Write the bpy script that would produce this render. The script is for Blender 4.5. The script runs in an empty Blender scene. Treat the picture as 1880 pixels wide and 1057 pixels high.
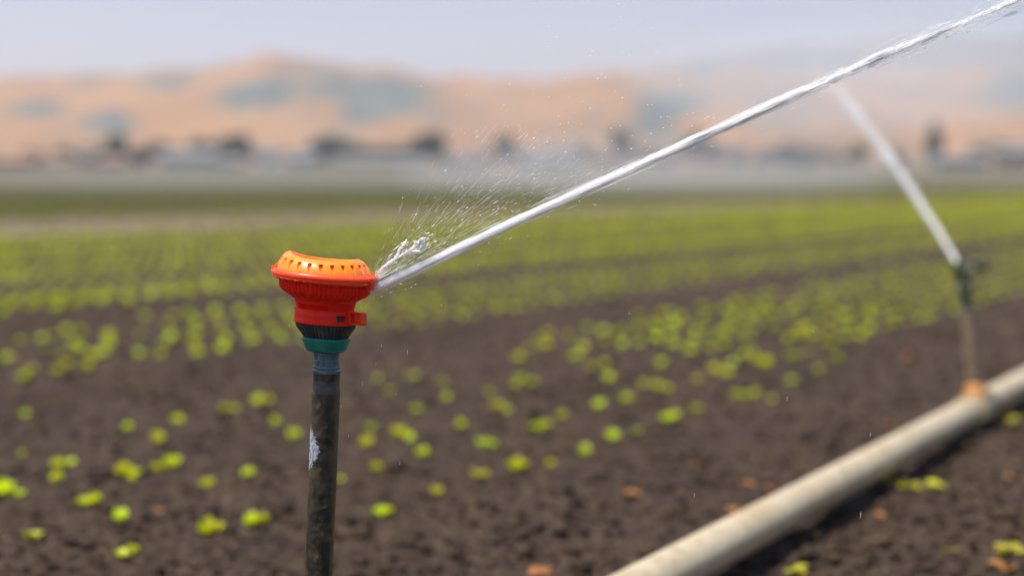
import bpy, bmesh, math, random
import numpy as np
from mathutils import Vector, Matrix

random.seed(7); rng = np.random.default_rng(7)
C = bpy.context.scene.collection
R = math.radians

# ------------------------------------------------------------------ camera
CAMZ = 0.66; F = 2611.0; HOR = 335.0
PITCH = math.atan((528.5 - HOR) / F)
FOCUS = 1.455
cam = bpy.data.cameras.new("camera"); camo = bpy.data.objects.new("camera", cam); C.objects.link(camo)
camo.location = (0, 0, CAMZ); camo.rotation_euler = (math.pi/2 - PITCH, 0, 0)
cam.sensor_width = 36; cam.lens = 36*F/1880
cam.clip_start = 0.05; cam.clip_end = 30000
cam.dof.use_dof = True; cam.dof.focus_distance = FOCUS; cam.dof.aperture_fstop = 2.1
bpy.context.scene.camera = camo

# ------------------------------------------------------------------ light
sun_dir = Vector((-0.30, -0.10, 0.94)).normalized()
SUN_EL = math.asin(sun_dir.z); SUN_AZ = math.atan2(sun_dir.x, sun_dir.y)
w = bpy.data.worlds.new("World"); bpy.context.scene.world = w; w.use_nodes = True
nt = w.node_tree; bg = nt.nodes['Background']
sky = nt.nodes.new('ShaderNodeTexSky'); sky.sky_type = 'NISHITA'; sky.sun_disc = False
sky.sun_elevation = SUN_EL; sky.sun_rotation = SUN_AZ
sky.air_density = 1.0; sky.dust_density = 3.0; sky.ozone_density = 4.0
nt.links.new(sky.outputs[0], bg.inputs[0]); bg.inputs[1].default_value = 0.13
sl = bpy.data.lights.new("sun", 'SUN'); sl.energy = 5.0; sl.angle = R(0.5); sl.color = (1, 0.94, 0.82)
so = bpy.data.objects.new("sun", sl); C.objects.link(so)
so.rotation_euler = sun_dir.to_track_quat('Z', 'Y').to_euler(); so.location = (3, 3, 8)
sc = bpy.context.scene
sc.view_settings.view_transform = 'Standard'; sc.view_settings.look = 'None'
sc.view_settings.exposure = 0.38; sc.view_settings.gamma = 1.0
sc.cycles.use_denoising = True
sc.cycles.max_bounces = 10; sc.cycles.volume_bounces = 8; sc.cycles.transparent_max_bounces = 32

# ------------------------------------------------------------------ helpers
def ray(px, py):
    dx = (px - 940)/F; dz = -(py - 528.5)/F
    c, s = math.cos(PITCH), math.sin(PITCH)
    return Vector((dx, c + dz*s, -s + dz*c))
def at(px, py, Y):
    d = ray(px, py); t = Y/d.y
    return Vector((d.x*t, Y, CAMZ + d.z*t))
def onground(px, py, h=0.0):
    d = ray(px, py); t = (h - CAMZ)/d.z
    return Vector((d.x*t, d.y*t, h))
UX, UY = 0.527, 0.850           # direction of the rows
def qof(x, y): return x*UY - y*UX

def vnoise(x, y, seed=0):
    x = np.asarray(x, float); y = np.asarray(y, float)
    xi = np.floor(x).astype(np.int64); yi = np.floor(y).astype(np.int64)
    fx = x - xi; fy = y - yi; fx = fx*fx*(3-2*fx); fy = fy*fy*(3-2*fy)
    def h(a, b):
        n = (a*374761393 + b*668265263 + seed*974634777) & 0xffffffff
        n = ((n ^ (n >> 13))*1274126177) & 0xffffffff
        return ((n ^ (n >> 16)) & 0xffff)/65535.0
    return (h(xi, yi)*(1-fx) + h(xi+1, yi)*fx)*(1-fy) + (h(xi, yi+1)*(1-fx) + h(xi+1, yi+1)*fx)*fy

def tag(o, label=None, cat=None, group=None, kind=None):
    if label: o['label'] = label
    if cat: o['category'] = cat
    if group: o['group'] = group
    if kind: o['kind'] = kind
    return o
def link(name, me, mat, parent=None, smooth=False):
    o = bpy.data.objects.new(name, me); C.objects.link(o)
    if mat: me.materials.append(mat)
    if smooth: me.polygons.foreach_set('use_smooth', [True]*len(me.polygons))
    if parent: o.parent = parent
    return o
def empty(name, loc, rot=(0,0,0)):
    o = bpy.data.objects.new(name, None); C.objects.link(o); o.location = loc; o.rotation_euler = rot
    o.empty_display_size = 0.05
    return o
def mesh_np(name, V, Fc):
    V = np.asarray(V, np.float32); Fc = np.asarray(Fc, np.int32)
    k = Fc.shape[1]
    me = bpy.data.meshes.new(name)
    me.vertices.add(len(V)); me.vertices.foreach_set('co', V.ravel())
    me.loops.add(Fc.size); me.loops.foreach_set('vertex_index', Fc.ravel())
    me.polygons.add(len(Fc)); me.polygons.foreach_set('loop_start', np.arange(0, Fc.size, k, dtype=np.int32))
    me.update(calc_edges=True); me.validate()
    return me
class MB:
    def __init__(s): s.v = []; s.f = []
    def grid(s, P, closed_u=True):           # P[rows][cols] ring grid
        rows, cols = len(P), len(P[0]); b = len(s.v)
        for r in P: s.v.extend([tuple(p) for p in r])
        for i in range(rows-1):
            for j in range(cols if closed_u else cols-1):
                j2 = (j+1) % cols
                s.f.append((b+i*cols+j, b+i*cols+j2, b+(i+1)*cols+j2, b+(i+1)*cols+j))
    def cap(s, ring, flip=False):
        b = len(s.v); s.v.extend([tuple(p) for p in ring]); idx = list(range(b, b+len(ring)))
        s.f.append(tuple(idx[::-1] if flip else idx))
    def box(s, c, h, M=None):
        b = len(s.v)
        for dz in (-1, 1):
            for dx, dy in ((-1,-1),(1,-1),(1,1),(-1,1)):
                p = Vector((dx*h[0], dy*h[1], dz*h[2]))
                if M: p = M @ p
                s.v.append(tuple(Vector(c)+p))
        for q in ((3,2,1,0),(4,5,6,7),(0,1,5,4),(1,2,6,5),(2,3,7,6),(3,0,4,7)): s.f.append(tuple(b+i for i in q))
    def tube(s, pts, rad, n=12, caps=True):
        pts = [Vector(p) for p in pts]; P = []
        if not hasattr(rad, '__len__'): rad = [rad]*len(pts)
        up = None
        for i, p in enumerate(pts):
            t = (pts[min(i+1, len(pts)-1)] - pts[max(i-1, 0)]).normalized()
            if up is None: up = Vector((0,0,1)) if abs(t.z) < .9 else Vector((0,1,0))
            a = t.cross(up).normalized(); b = a.cross(t).normalized()
            P.append([p + (a*math.cos(k*2*math.pi/n) + b*math.sin(k*2*math.pi/n))*rad[i] for k in range(n)])
        s.grid(P)
        if caps: s.cap(P[0], True); s.cap(P[-1])
    def build(s, name, mat, parent=None, smooth=True, fn=None, angle=35):
        v = [fn(*p) for p in s.v] if fn else s.v
        me = bpy.data.meshes.new(name); me.from_pydata(v, [], s.f)
        bm = bmesh.new(); bm.from_mesh(me); bmesh.ops.recalc_face_normals(bm, faces=bm.faces); 
        if smooth:
            for e in bm.edges:
                if len(e.link_faces) == 2 and e.calc_face_angle(0) > R(angle): e.smooth = False
            for f in bm.faces: f.smooth = True
        bm.to_mesh(me); bm.free(); me.update()
        return link(name, me, mat, parent)
def revolve(mb, prof, n=96, rf=None):
    """prof: list of (r,z); rf(theta, r, z) -> (r, z)"""
    P = []
    for (r, z) in prof:
        row = []
        for k in range(n):
            t = 2*math.pi*k/n
            rr, zz = rf(t, r, z) if rf else (r, z)
            row.append((rr*math.cos(t), rr*math.sin(t), zz))
        P.append(row)
    mb.grid(P); return P

# ------------------------------------------------------------------ materials
def mat(name): 
    m = bpy.data.materials.new(name); m.use_nodes = True
    nt = m.node_tree; return m, nt, nt.nodes['Principled BSDF']
def N(nt, t, **kw):
    n = nt.nodes.new(t)
    for k, v in kw.items():
        if k.startswith('_'): setattr(n, k[1:], v)
        else: n.inputs[k].default_value = v
    return n
def noise(nt, scale, detail=4, rough=.55, vec=None, coord='Object', stretch=None, dist=0.0):
    tc = N(nt, 'ShaderNodeTexCoord'); src = tc.outputs[coord] if vec is None else vec
    if stretch:
        mp = N(nt, 'ShaderNodeMapping'); mp.inputs['Scale'].default_value = stretch
        nt.links.new(src, mp.inputs[0]); src = mp.outputs[0]
    n = N(nt, 'ShaderNodeTexNoise', Scale=scale, Detail=detail, Roughness=rough, Distortion=dist)
    nt.links.new(src, n.inputs['Vector']); return n.outputs['Fac']
def ramp(nt, fac, stops, interp='LINEAR'):
    r = N(nt, 'ShaderNodeValToRGB'); e = r.color_ramp.elements; r.color_ramp.interpolation = interp
    while len(e) < len(stops): e.new(.5)
    for el, (p, c) in zip(e, stops):
        el.position = p; el.color = (c[0], c[1], c[2], 1) if hasattr(c, '__len__') else (c, c, c, 1)
    nt.links.new(fac, r.inputs[0]); return r.outputs[0]
def mix(nt, fac, a, b, typ='MIX'):
    n = N(nt, 'ShaderNodeMix', _data_type='RGBA', _blend_type=typ)
    for sock, v in ((n.inputs[0], fac), (n.inputs[6], a), (n.inputs[7], b)):
        if isinstance(v, bpy.types.NodeSocket): nt.links.new(v, sock)
        elif hasattr(v, '__len__'): sock.default_value = (*v[:3], 1)
        else: sock.default_value = v
    return n.outputs[2]
def bump(nt, bs, h, strength=.3, dist=.001):
    b = N(nt, 'ShaderNodeBump', Strength=strength, Distance=dist)
    nt.links.new(h, b.inputs['Height']); nt.links.new(b.outputs[0], bs.inputs['Normal'])
def setc(nt, bs, c, rough=.5, spec=.5):
    if isinstance(c, bpy.types.NodeSocket): nt.links.new(c, bs.inputs['Base Color'])
    else: bs.inputs['Base Color'].default_value = (*c, 1)
    if isinstance(rough, bpy.types.NodeSocket): nt.links.new(rough, bs.inputs['Roughness'])
    else: bs.inputs['Roughness'].default_value = rough
    bs.inputs['Specular IOR Level'].default_value = spec
def math_(nt, op, a, b=0.0, c=0.0, clamp=False):
    n = N(nt, 'ShaderNodeMath', _operation=op, _use_clamp=clamp)
    for i, v in enumerate((a, b, c)):
        if isinstance(v, bpy.types.NodeSocket): nt.links.new(v, n.inputs[i])
        else: n.inputs[i].default_value = v
    return n.outputs[0]

def plastic(name, c1, c2, rough=.35, bumps=.15, sss=0.0, sc_=60):
    m, nt, bs = mat(name)
    f = noise(nt, sc_, 5)
    col = ramp(nt, f, [(.3, c1), (.7, c2)])
    col = mix(nt, ramp(nt, noise(nt, 420, 6, .75, dist=.4), [(.60, 0), (.70, .35)]), col, tuple(.5*v + .14 for v in c2))
    col = mix(nt, ramp(nt, noise(nt, 95, 6, .7, stretch=(1, 1, .35)), [(.56, 0), (.72, .45)]), col, tuple(.55*v for v in c1))
    setc(nt, bs, col, ramp(nt, noise(nt, 180, 4), [(.35, rough*.7), (.7, rough*1.35)]))
    bump(nt, bs, noise(nt, 500, 4), bumps, .0006)
    if sss:
        bs.inputs['Subsurface Weight'].default_value = sss
        bs.inputs['Subsurface Radius'].default_value = (.012, .004, .001); bs.inputs['Subsurface Scale'].default_value = 1.0
    return m
M_HEAD_SHADED = plastic('shaded_head_plastic', (.94, .014, .004), (.99, .026, .006), .5, .15, .5)  # shaded tone of the head's red-orange plastic, shade put into the colour
M_HEAD_SHADED.node_tree.nodes['Principled BSDF'].inputs['Specular IOR Level'].default_value = .25
M_HEAD_LIT = plastic('sunlit_head_plastic', (.93, .20, .010), (.97, .28, .014), .33, .15, .2)  # same head plastic, sunlight on cap and fins put into the colour
M_HEAD_PARTLIT = plastic('part_lit_head_plastic', (.95, .045, .004), (.98, .085, .006), .42, .15, .4)  # same head plastic part lit, light on rim and bracket painted in
M_GREEN = plastic('green_plastic', (.0, .17, .125), (.004, .22, .16), .42, .2)
M_NUT = plastic('black_plastic', (.022, .025, .03), (.05, .055, .065), .45, .3)
M_ADAPT = plastic('slate_plastic', (.065, .095, .125), (.11, .15, .185), .4, .5, 0, 90)

LR = .3705
m, nt, bs = mat('weathered_riser'); M_RISER = m
tc = N(nt, 'ShaderNodeTexCoord'); sx = N(nt, 'ShaderNodeSeparateXYZ'); nt.links.new(tc.outputs['Object'], sx.inputs[0])
streak = noise(nt, 120, 6, .65, stretch=(1, 1, .10))
blot = noise(nt, 60, 5, .6)
base = ramp(nt, streak, [(.30, (.008, .008, .006)), (.5, (.024, .020, .013)), (.75, (.070, .052, .026))])
base = mix(nt, ramp(nt, blot, [(.46, 0), (.66, .8)]), base, (.085, .058, .022))
# rust collar just below the fitting
topf = math_(nt, 'MULTIPLY_ADD', sx.outputs['Z'], 1/.02, math_(nt, 'MULTIPLY', blot, 1.6))
topm = math_(nt, 'SUBTRACT', topf, (LR-.006)/.02 + .55, clamp=True)
base = mix(nt, topm, base, ramp(nt, streak, [(.35, (.016, .008, .005)), (.65, (.15, .045, .015))]))
band = math_(nt, 'MULTIPLY', math_(nt, 'GREATER_THAN', sx.outputs['Z'], LR-.022), math_(nt, 'LESS_THAN', sx.outputs['Z'], math_(nt, 'MULTIPLY_ADD', blot, .02, LR-.019)))
base = mix(nt, math_(nt, 'MULTIPLY', band, .6), base, (.085, .085, .085))
# scraped white paint patch on the left
px_ = math_(nt, 'MULTIPLY', math_(nt, 'ABSOLUTE', math_(nt, 'ADD', sx.outputs['Z'], -(LR-.080))), 1/.021)
pn = noise(nt, 330, 6, .8, stretch=(.5, 1, .8), dist=.6)
side = math_(nt, 'MULTIPLY', math_(nt, 'ADD', sx.outputs['X'], .0155), 1/.012)
pm = math_(nt, 'ADD', math_(nt, 'ADD', px_, side), math_(nt, 'MULTIPLY', pn, 1.9))
pm = math_(nt, 'MULTIPLY', math_(nt, 'LESS_THAN', pm, 2.12), math_(nt, 'LESS_THAN', sx.outputs['Y'], .004))
base = mix(nt, pm, base, ramp(nt, noise(nt, 500, 4, .7, stretch=(1, 1, .4)), [(.38, (.05, .05, .05)), (.5, (.34, .38, .45)), (.7, (.5, .54, .6))]))
rim_ = math_(nt, 'MULTIPLY_ADD', sx.outputs['X'], 1/.004, math_(nt, 'MULTIPLY_ADD', blot, 2.0, -.0095/.004 - 1.0), clamp=True)
base = mix(nt, math_(nt, 'MULTIPLY', rim_, .8), base, (.13, .095, .04))
setc(nt, bs, base, ramp(nt, blot, [(.3, .35), (.7, .7)]))
bump(nt, bs, noise(nt, 90, 7, .7, stretch=(1, 1, .35)), .8, .0022)

m, nt, bs = mat('galvanised_pipe'); M_PIPE = m
f1 = noise(nt, 3.0, 6, .6, coord='Object', stretch=(1, 1, 1)); f2 = noise(nt, 30, 5)
col = ramp(nt, f1, [(.3, (.42, .33, .19)), (.5, (.56, .47, .32)), (.7, (.46, .34, .17))])
col = mix(nt, ramp(nt, f2, [(.5, 0), (.7, .6)]), col, (.33, .23, .12))
setc(nt, bs, col, .42); bs.inputs['Metallic'].default_value = .25
bump(nt, bs, f2, .2, .002)

def simple(name, c1, c2, scale=20, rough=.8, metal=0, b=0, bd=.01):
    m, nt, bs = mat(name); f = noise(nt, scale, 5)
    setc(nt, bs, ramp(nt, f, [(.35, c1), (.65, c2)]), rough); bs.inputs['Metallic'].default_value = metal
    if b: bump(nt, bs, f, b, bd)
    return m
M_RUST = simple('rusty_brass', (.42, .14, .03), (.62, .30, .09), 60, .6)
M_TAN = simple('tan_riser', (.20, .15, .09), (.34, .26, .16), 30, .5, .2)
M_DKGREEN = simple('dark_green_cast', (.012, .03, .022), (.03, .06, .04), 40, .5)
M_BRONZE = simple('dull_bronze', (.05, .06, .03), (.12, .11, .05), 40, .5)

def leafy(name, c1, c2, scale, trans=.35, rough=.5):
    m, nt, bs = mat(name); f = noise(nt, scale, 3)
    oi = N(nt, 'ShaderNodeObjectInfo'); 
    col = ramp(nt, f, [(.3, c1), (.7, c2)])
    hs = N(nt, 'ShaderNodeHueSaturation'); nt.links.new(col, hs.inputs['Color'])
    nt.links.new(math_(nt, 'MULTIPLY_ADD', oi.outputs['Random'], .4, .8), hs.inputs['Value'])
    nt.links.new(math_(nt, 'MULTIPLY_ADD', oi.outputs['Random'], .03, .485), hs.inputs['Hue'])
    col = hs.outputs[0]
    setc(nt, bs, col, rough)
    tr = N(nt, 'ShaderNodeBsdfTranslucent'); nt.links.new(col, tr.inputs[0])
    mx = N(nt, 'ShaderNodeMixShader'); mx.inputs[0].default_value = trans
    nt.links.new(bs.outputs[0], mx.inputs[1]); nt.links.new(tr.outputs[0], mx.inputs[2])
    nt.links.new(mx.outputs[0], nt.nodes['Material Output'].inputs[0]); return m
M_LEAF = leafy('young_lettuce_leaf', (.56, .62, .010), (.74, .78, .025), 9, .5, .35)
M_CROP = leafy('lettuce_crop_leaf', (.16, .19, .03), (.32, .34, .04), .5, .4, .45)
M_DULL = leafy('hazed_crop_leaf', (.15, .17, .07), (.24, .25, .10), .15, .3, .6)  # greyed green: haze of drifting spray put into the leaf colour
M_TREE = leafy('tree_leaf', (.04, .085, .06), (.08, .13, .085), .3, .2, .6)
M_CYP = leafy('cypress_leaf', (.025, .055, .038), (.05, .085, .055), .3, .1, .6)
M_BARK = simple('bark', (.06, .045, .03), (.13, .10, .07), 2, .9)
M_DEAD = leafy('dead_leaf', (.26, .08, .025), (.40, .18, .05), 20, .2, .6)
M_WEED = leafy('weed_leaf', (.40, .40, .02), (.55, .50, .04), 20, .3, .5)

m, nt, bs = mat('white_water'); M_WATER = m
setc(nt, bs, (.99, .99, 1.0), .15)
tr = N(nt, 'ShaderNodeBsdfTranslucent', Color=(.99, .99, 1.0, 1)); mx = N(nt, 'ShaderNodeMixShader'); mx.inputs[0].default_value = .5
nt.links.new(bs.outputs[0], mx.inputs[1]); nt.links.new(tr.outputs[0], mx.inputs[2]); nt.links.new(mx.outputs[0], nt.nodes['Material Output'].inputs[0])
m = M_WATER.copy(); m.name = 'thin_water'; M_THIN = m; nt = m.node_tree
tp = N(nt, 'ShaderNodeBsdfTransparent'); m2 = N(nt, 'ShaderNodeMixShader'); m2.inputs[0].default_value = .52
nt.links.new([n for n in nt.nodes if n.type == 'MIX_SHADER'][0].outputs[0], m2.inputs[1]); nt.links.new(tp.outputs[0], m2.inputs[2]); nt.links.new(m2.outputs[0], nt.nodes['Material Output'].inputs[0])
m, nt, bs = mat('foaming_water'); M_FOAM = m
setc(nt, bs, (.97, .98, .99), .3); bs.inputs['Subsurface Weight'].default_value = 1
bs.inputs['Subsurface Radius'].default_value = (.02, .02, .02); bs.inputs['Subsurface Scale'].default_value = 1.6
m, nt, bs = mat('clear_water'); M_CLEAR = m
setc(nt, bs, (.95, .97, 1), .03); bs.inputs['IOR'].default_value = 1.33; bs.inputs['Transmission Weight'].default_value = .6

# soil and land
m, nt, bs = mat('field_soil'); M_SOIL = m
tc = N(nt, 'ShaderNodeTexCoord'); sx = N(nt, 'ShaderNodeSeparateXYZ'); nt.links.new(tc.outputs['Object'], sx.inputs[0])
n1 = noise(nt, 1.3, 6, .6); n2 = noise(nt, 14, 6, .65); n3 = noise(nt, 48, 6, .75)
col = ramp(nt, n1, [(.3, (.024, .016, .010)), (.7, (.048, .031, .020))])
col = mix(nt, ramp(nt, n2, [(.36, .7), (.55, 0)]), col, (.024, .017, .014))
col = mix(nt, ramp(nt, n3, [(.50, 0), (.64, .8)]), col, (.150, .098, .066))
# beyond the crop: dry ground, stubble and distant plots in strips
ny = noise(nt, .9, 4, .6, stretch=(.008, .06, 1)); nx = noise(nt, .03, 4, .6, stretch=(1, .5, 1))
qn = math_(nt, 'SUBTRACT', math_(nt, 'MULTIPLY', sx.outputs['X'], UY), math_(nt, 'MULTIPLY', sx.outputs['Y'], UX))
bm_ = math_(nt, 'MULTIPLY', math_(nt, 'LESS_THAN', qn, -14.2), math_(nt, 'GREATER_THAN', qn, -20.6))
col = mix(nt, math_(nt, 'MULTIPLY', bm_, .6), col, (.21, .165, .115))
far = ramp(nt, ny, [(.34, (.035, .065, .025)), (.44, (.075, .085, .045)), (.52, (.15, .12, .08)), (.6, (.07, .07, .06)), (.7, (.04, .07, .025))])
ff = math_(nt, 'MULTIPLY_ADD', sx.outputs['Y'], 1/20.0, -162/20.0, clamp=True)
col = mix(nt, ff, col, far)
setc(nt, bs, col, .95, .2); bump(nt, bs, n3, .8, .012)

m, nt, bs = mat('hill_grass'); M_HILL = m
va = N(nt, 'ShaderNodeAttribute', _attribute_name='wood'); n1 = noise(nt, .012, 6, .6); n2 = noise(nt, .004, 4)
dry = ramp(nt, n1, [(.3, (.225, .125, .06)), (.7, (.31, .18, .09))])
dry = mix(nt, ramp(nt, n2, [(.4, 0), (.7, .5)]), dry, (.22, .145, .10))
wd = ramp(nt, n1, [(.3, (.06, .085, .085)), (.7, (.11, .13, .12))])
fac = ramp(nt, math_(nt, 'ADD', va.outputs['Fac'], math_(nt, 'MULTIPLY_ADD', n1, .5, -.25)), [(.28, 0), (.8, 1)])
setc(nt, bs, mix(nt, fac, dry, wd), .95, .1)

# ------------------------------------------------------------------ ground
def ground_h(x, y):
    q = x*UY - y*UX
    k = np.where(q > -2.6, -1.70, np.where(q > -4.45, -3.54, -5.45 + np.round((q + 5.45)/1.8)*1.8))
    d = np.abs(q - k)
    dep = np.where(q > -2.6, .025, .065)
    h = -dep*np.exp(-(d/.16)**2)*(y < 165)
    h = h + np.clip(y - 120, 0, None)*.0135*(1 - np.exp(-np.clip(y-120, 0, None)/120))
    near = np.clip(1.6 - y/25, 0, 1)
    h = h + near*(.024*(vnoise(x*4, y*4, 1)-.5) + .010*(vnoise(x*17, y*17, 2)-.5)
                  + .007*(vnoise(x*45, y*45, 3)-.5) + .012*(vnoise(x*110, y*110, 4)-.5))
    return h
na, nr = 640, 900
A = np.linspace(-1.0, 1.0, na); Tt = np.concatenate([np.geomspace(.25, 3400, nr)])
AA, TT = np.meshgrid(A, Tt); GY = TT - 1.2; GX = AA*(TT + .8)
GZ = ground_h(GX, GY)
V = np.stack([GX, GY, GZ], -1).reshape(-1, 3)
ii, jj = np.meshgrid(np.arange(nr-1), np.arange(na-1), indexing='ij'); b = (ii*na + jj).ravel()
Fq = np.stack([b, b+1, b+na+1, b+na], -1)
me = mesh_np('ground', V, Fq); g = link('ground', me, M_SOIL, smooth=True); tag(g, kind='structure')

# clods of soil (uncountable)
def ico():
    bm = bmesh.new(); bmesh.ops.create_icosphere(bm, subdivisions=1, radius=1)
    v = np.array([p.co[:] for p in bm.verts]); f = np.array([[q.index for q in p.verts] for p in bm.faces]); bm.free(); return v, f
IV, IF = ico()
nc = 22000
T = rng.uniform(.05, 1, nc)**1.5*7 + 1.2; a = rng.uniform(-.55, .6, nc)
cx, cy = a*(T+.3), T
s = rng.lognormal(math.log(.0065), .5, nc).clip(.003, .024)
cz = ground_h(cx, cy) + s*.25
V = IV[None]*rng.uniform(.6, 1.25, (nc, 12, 1))*(s[:, None, None]*np.stack([np.ones(nc), rng.uniform(.6, 1.1, nc), rng.uniform(.5, .8, nc)], -1)[:, None, :])
V = V + np.stack([cx, cy, cz], -1)[:, None, :]
Fc = (IF[None] + (np.arange(nc)*12)[:, None, None]).reshape(-1, 3)
o = link('soil_clods', mesh_np('soil_clods', V.reshape(-1, 3), Fc), M_SOIL); tag(o, 'loose crumbs and clods of brown soil', 'soil', kind='stuff')

# ------------------------------------------------------------------ hills
def prof(xs, pts): return np.interp(xs, [p[0] for p in pts], [p[1] for p in pts])
def hills(name, D0, D1, ridge, D_ridge, blobs, seed, x0=-1200, x1=3100):
    nx, ny = 620, 90
    PX = np.linspace(x0, x1, nx); DD = np.linspace(D0, D1, ny)
    P, D = np.meshgrid(PX, DD)
    X = (P - 940)/F*D
    ry = prof(P, ridge)
    top = (HOR - ry)/F*D_ridge
    base = np.clip(D-120, 0, None)*.0135
    t = np.clip((D - D0)/(D_ridge - D0), 0, None)
    s_ = np.where(t < 1, np.sin(np.clip(t, 0, 1)*math.pi/2)**1.15, np.cos((t-1)*.9))
    nz = (vnoise(X/160, D/160, seed)-.5)*60 + (vnoise(X/60, D/60, seed+1)-.5)*22
    gul = np.abs(vnoise(X/95 + D/700, D/420, seed+3)-.5)*2 + .5*np.abs(vnoise(X/38, D/200, seed+4)-.5)*2
    nz = nz + (gul - .6)*55
    Z = (base - 3)*(1-s_) + (top + nz*.16)*s_ + nz*.25*np.clip(t*(1.4-t), 0, 1)
    # wooded patches
    W = np.full(P.shape, .27)
    sy = HOR - (Z)/D*F
    Pw = P + (vnoise(X/55, D/90, seed+8)-.5)*75 + (vnoise(X/20, D/40, seed+9)-.5)*30; syw = sy + (vnoise(X/45, D/70, seed+10)-.5)*26
    for (bx, by, wx, wy, st) in blobs: W = np.maximum(W, st*1.15*np.exp(-(((Pw-bx)/(wx*1.4))**2 + ((syw-by)/(wy*1.4))**2)))
    W = W + (vnoise(X/120, D/120, seed+5)-.5)*.4 + (vnoise(X/35, D/60, seed+6)-.5)*.5
    V = np.stack([X, D, Z], -1).reshape(-1, 3)
    ii, jj = np.meshgrid(np.arange(ny-1), np.arange(nx-1), indexing='ij'); b = (ii*nx + jj).ravel()
    me = mesh_np(name, V, np.stack([b, b+1, b+nx+1, b+nx], -1))
    at_ = me.attributes.new('wood', 'FLOAT', 'POINT'); at_.data.foreach_set('value', W.astype(np.float32).ravel())
    o = link(name, me, M_HILL, smooth=True); tag(o, kind='structure'); return o
hills('hills', 1050, 2400,
      [(-1200, 190), (-300, 175), (0, 160), (250, 150), (400, 128), (490, 112), (620, 125), (760, 150), (880, 165), (1000, 165), (1130, 155), (1400, 150), (1600, 160), (1880, 140), (2400, 120), (3100, 160)], 1800,
      [(90, 200, 35, 14, 1), (190, 222, 55, 14, .9), (480, 175, 90, 22, 1.), (640, 165, 120, 22, 1), (730, 195, 70, 25, .9), (310, 150, 60, 12, .8), (1215, 215, 45, 30, .8), (560, 130, 60, 10, .6), (1400, 190, 60, 12, .5), (1850, 160, 60, 30, .7), (870, 240, 30, 10, .4), (420,235,80,8,.4), (1640,215,30,14,.5), (-300,210,150,20,1), (2100,200,100,30,1)], 11)
hills('mountains', 2300, 4300,
      [(-1200, 190), (0, 200), (700, 190), (1000, 150), (1200, 128), (1400, 100), (1550, 92), (1700, 80), (1880, 70), (2300, 50), (3100, 90)], 3300,
      [(1500, 110, 200, 25, 1), (1800, 100, 180, 35, 1), (1300, 130, 90, 12, .8), (2200,90,300,30,1)], 31)

# ------------------------------------------------------------------ trees and houses far off
def tree_mesh(kind, seed, n=1100):
    r = np.random.default_rng(seed)
    # unit tree: height 1, crown radius ~ .4
    if kind == 'cypress':
        h = r.uniform(.08, 1, n); rad = .13*np.sin(np.clip(h, 0, 1)*math.pi*.93+.1)**.7*np.sqrt(r.uniform(.2, 1, n)); th = r.uniform(0, 6.28, n)
        Cc = np.stack([rad*np.cos(th), rad*np.sin(th), h], -1); sz = .045
    else:
        cl = r.normal(0, 1, (9, 3)); cl /= np.linalg.norm(cl, axis=1)[:, None]; cl = cl*np.array([.32, .32, .3])*r.uniform(.4, 1, (9, 1)) + np.array([0, 0, .5])
        k = r.integers(0, 9, n); d = r.normal(0, 1, (n, 3)); d /= np.linalg.norm(d, axis=1)[:, None]
        Cc = cl[k] + d*np.array([.19, .19, .16])*r.uniform(.5, 1.05, (n, 1)); sz = .10
    a = r.normal(0, 1, (n, 3)); a /= np.linalg.norm(a, axis=1)[:, None]; b_ = np.cross(a, r.normal(0, 1, (n, 3))); b_ /= np.linalg.norm(b_, axis=1)[:, None]
    s1 = sz*r.uniform(.6, 1.3, (n, 1)); V = np.stack([Cc-a*s1, Cc-b_*s1*.6, Cc+a*s1, Cc+b_*s1*.6], 1).reshape(-1, 3)
    return mesh_np('crown', V, np.arange(4*n).reshape(-1, 4))
CROWNS = {('round', i): tree_mesh('round', 50+i) for i in range(4)}; CROWNS[('cypress', 0)] = tree_mesh('cypress', 60, 700)
for k, me in CROWNS.items(): me.materials.append(M_CYP if k[0] == 'cypress' else M_TREE)
def far_base(Y): return float(ground_h(np.array(0.), np.array(float(Y))))
tb = MB(); tb.tube([(0,0,-.02), (0.01,0,.2), (-.01,.01,.42), (.01,0,.62)], [.035,.026,.018,.006], 8)
for (dx, dy) in ((.18,.05), (-.16,.08), (.05,-.17), (-.08,-.12)): tb.tube([(0,0,.34), (dx*.5,dy*.5,.47), (dx,dy,.6)], [.014,.009,.004], 6)
tmp = tb.build('trunk', M_BARK); TRUNK = tmp.data; bpy.data.objects.remove(tmp)
def tree(px, Y, Hm, label, kind='round', wid=1.0, group='trees along the foot of the hills', cat='tree', var=0):
    x = (px-940)/F*Y
    t = empty('cypress_tree' if kind == 'cypress' else 'broadleaf_tree', (x, Y, far_base(Y)-.1), (0, 0, var*1.3)); tag(t, label, cat, group)
    o = bpy.data.objects.new('trunk', TRUNK); C.objects.link(o); o.parent = t; o.scale = (Hm, Hm, Hm)
    o = bpy.data.objects.new('crown', CROWNS[(kind, 0 if kind == 'cypress' else var % 4)]); C.objects.link(o); o.parent = t; o.scale = (Hm*wid, Hm*wid, Hm)
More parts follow.
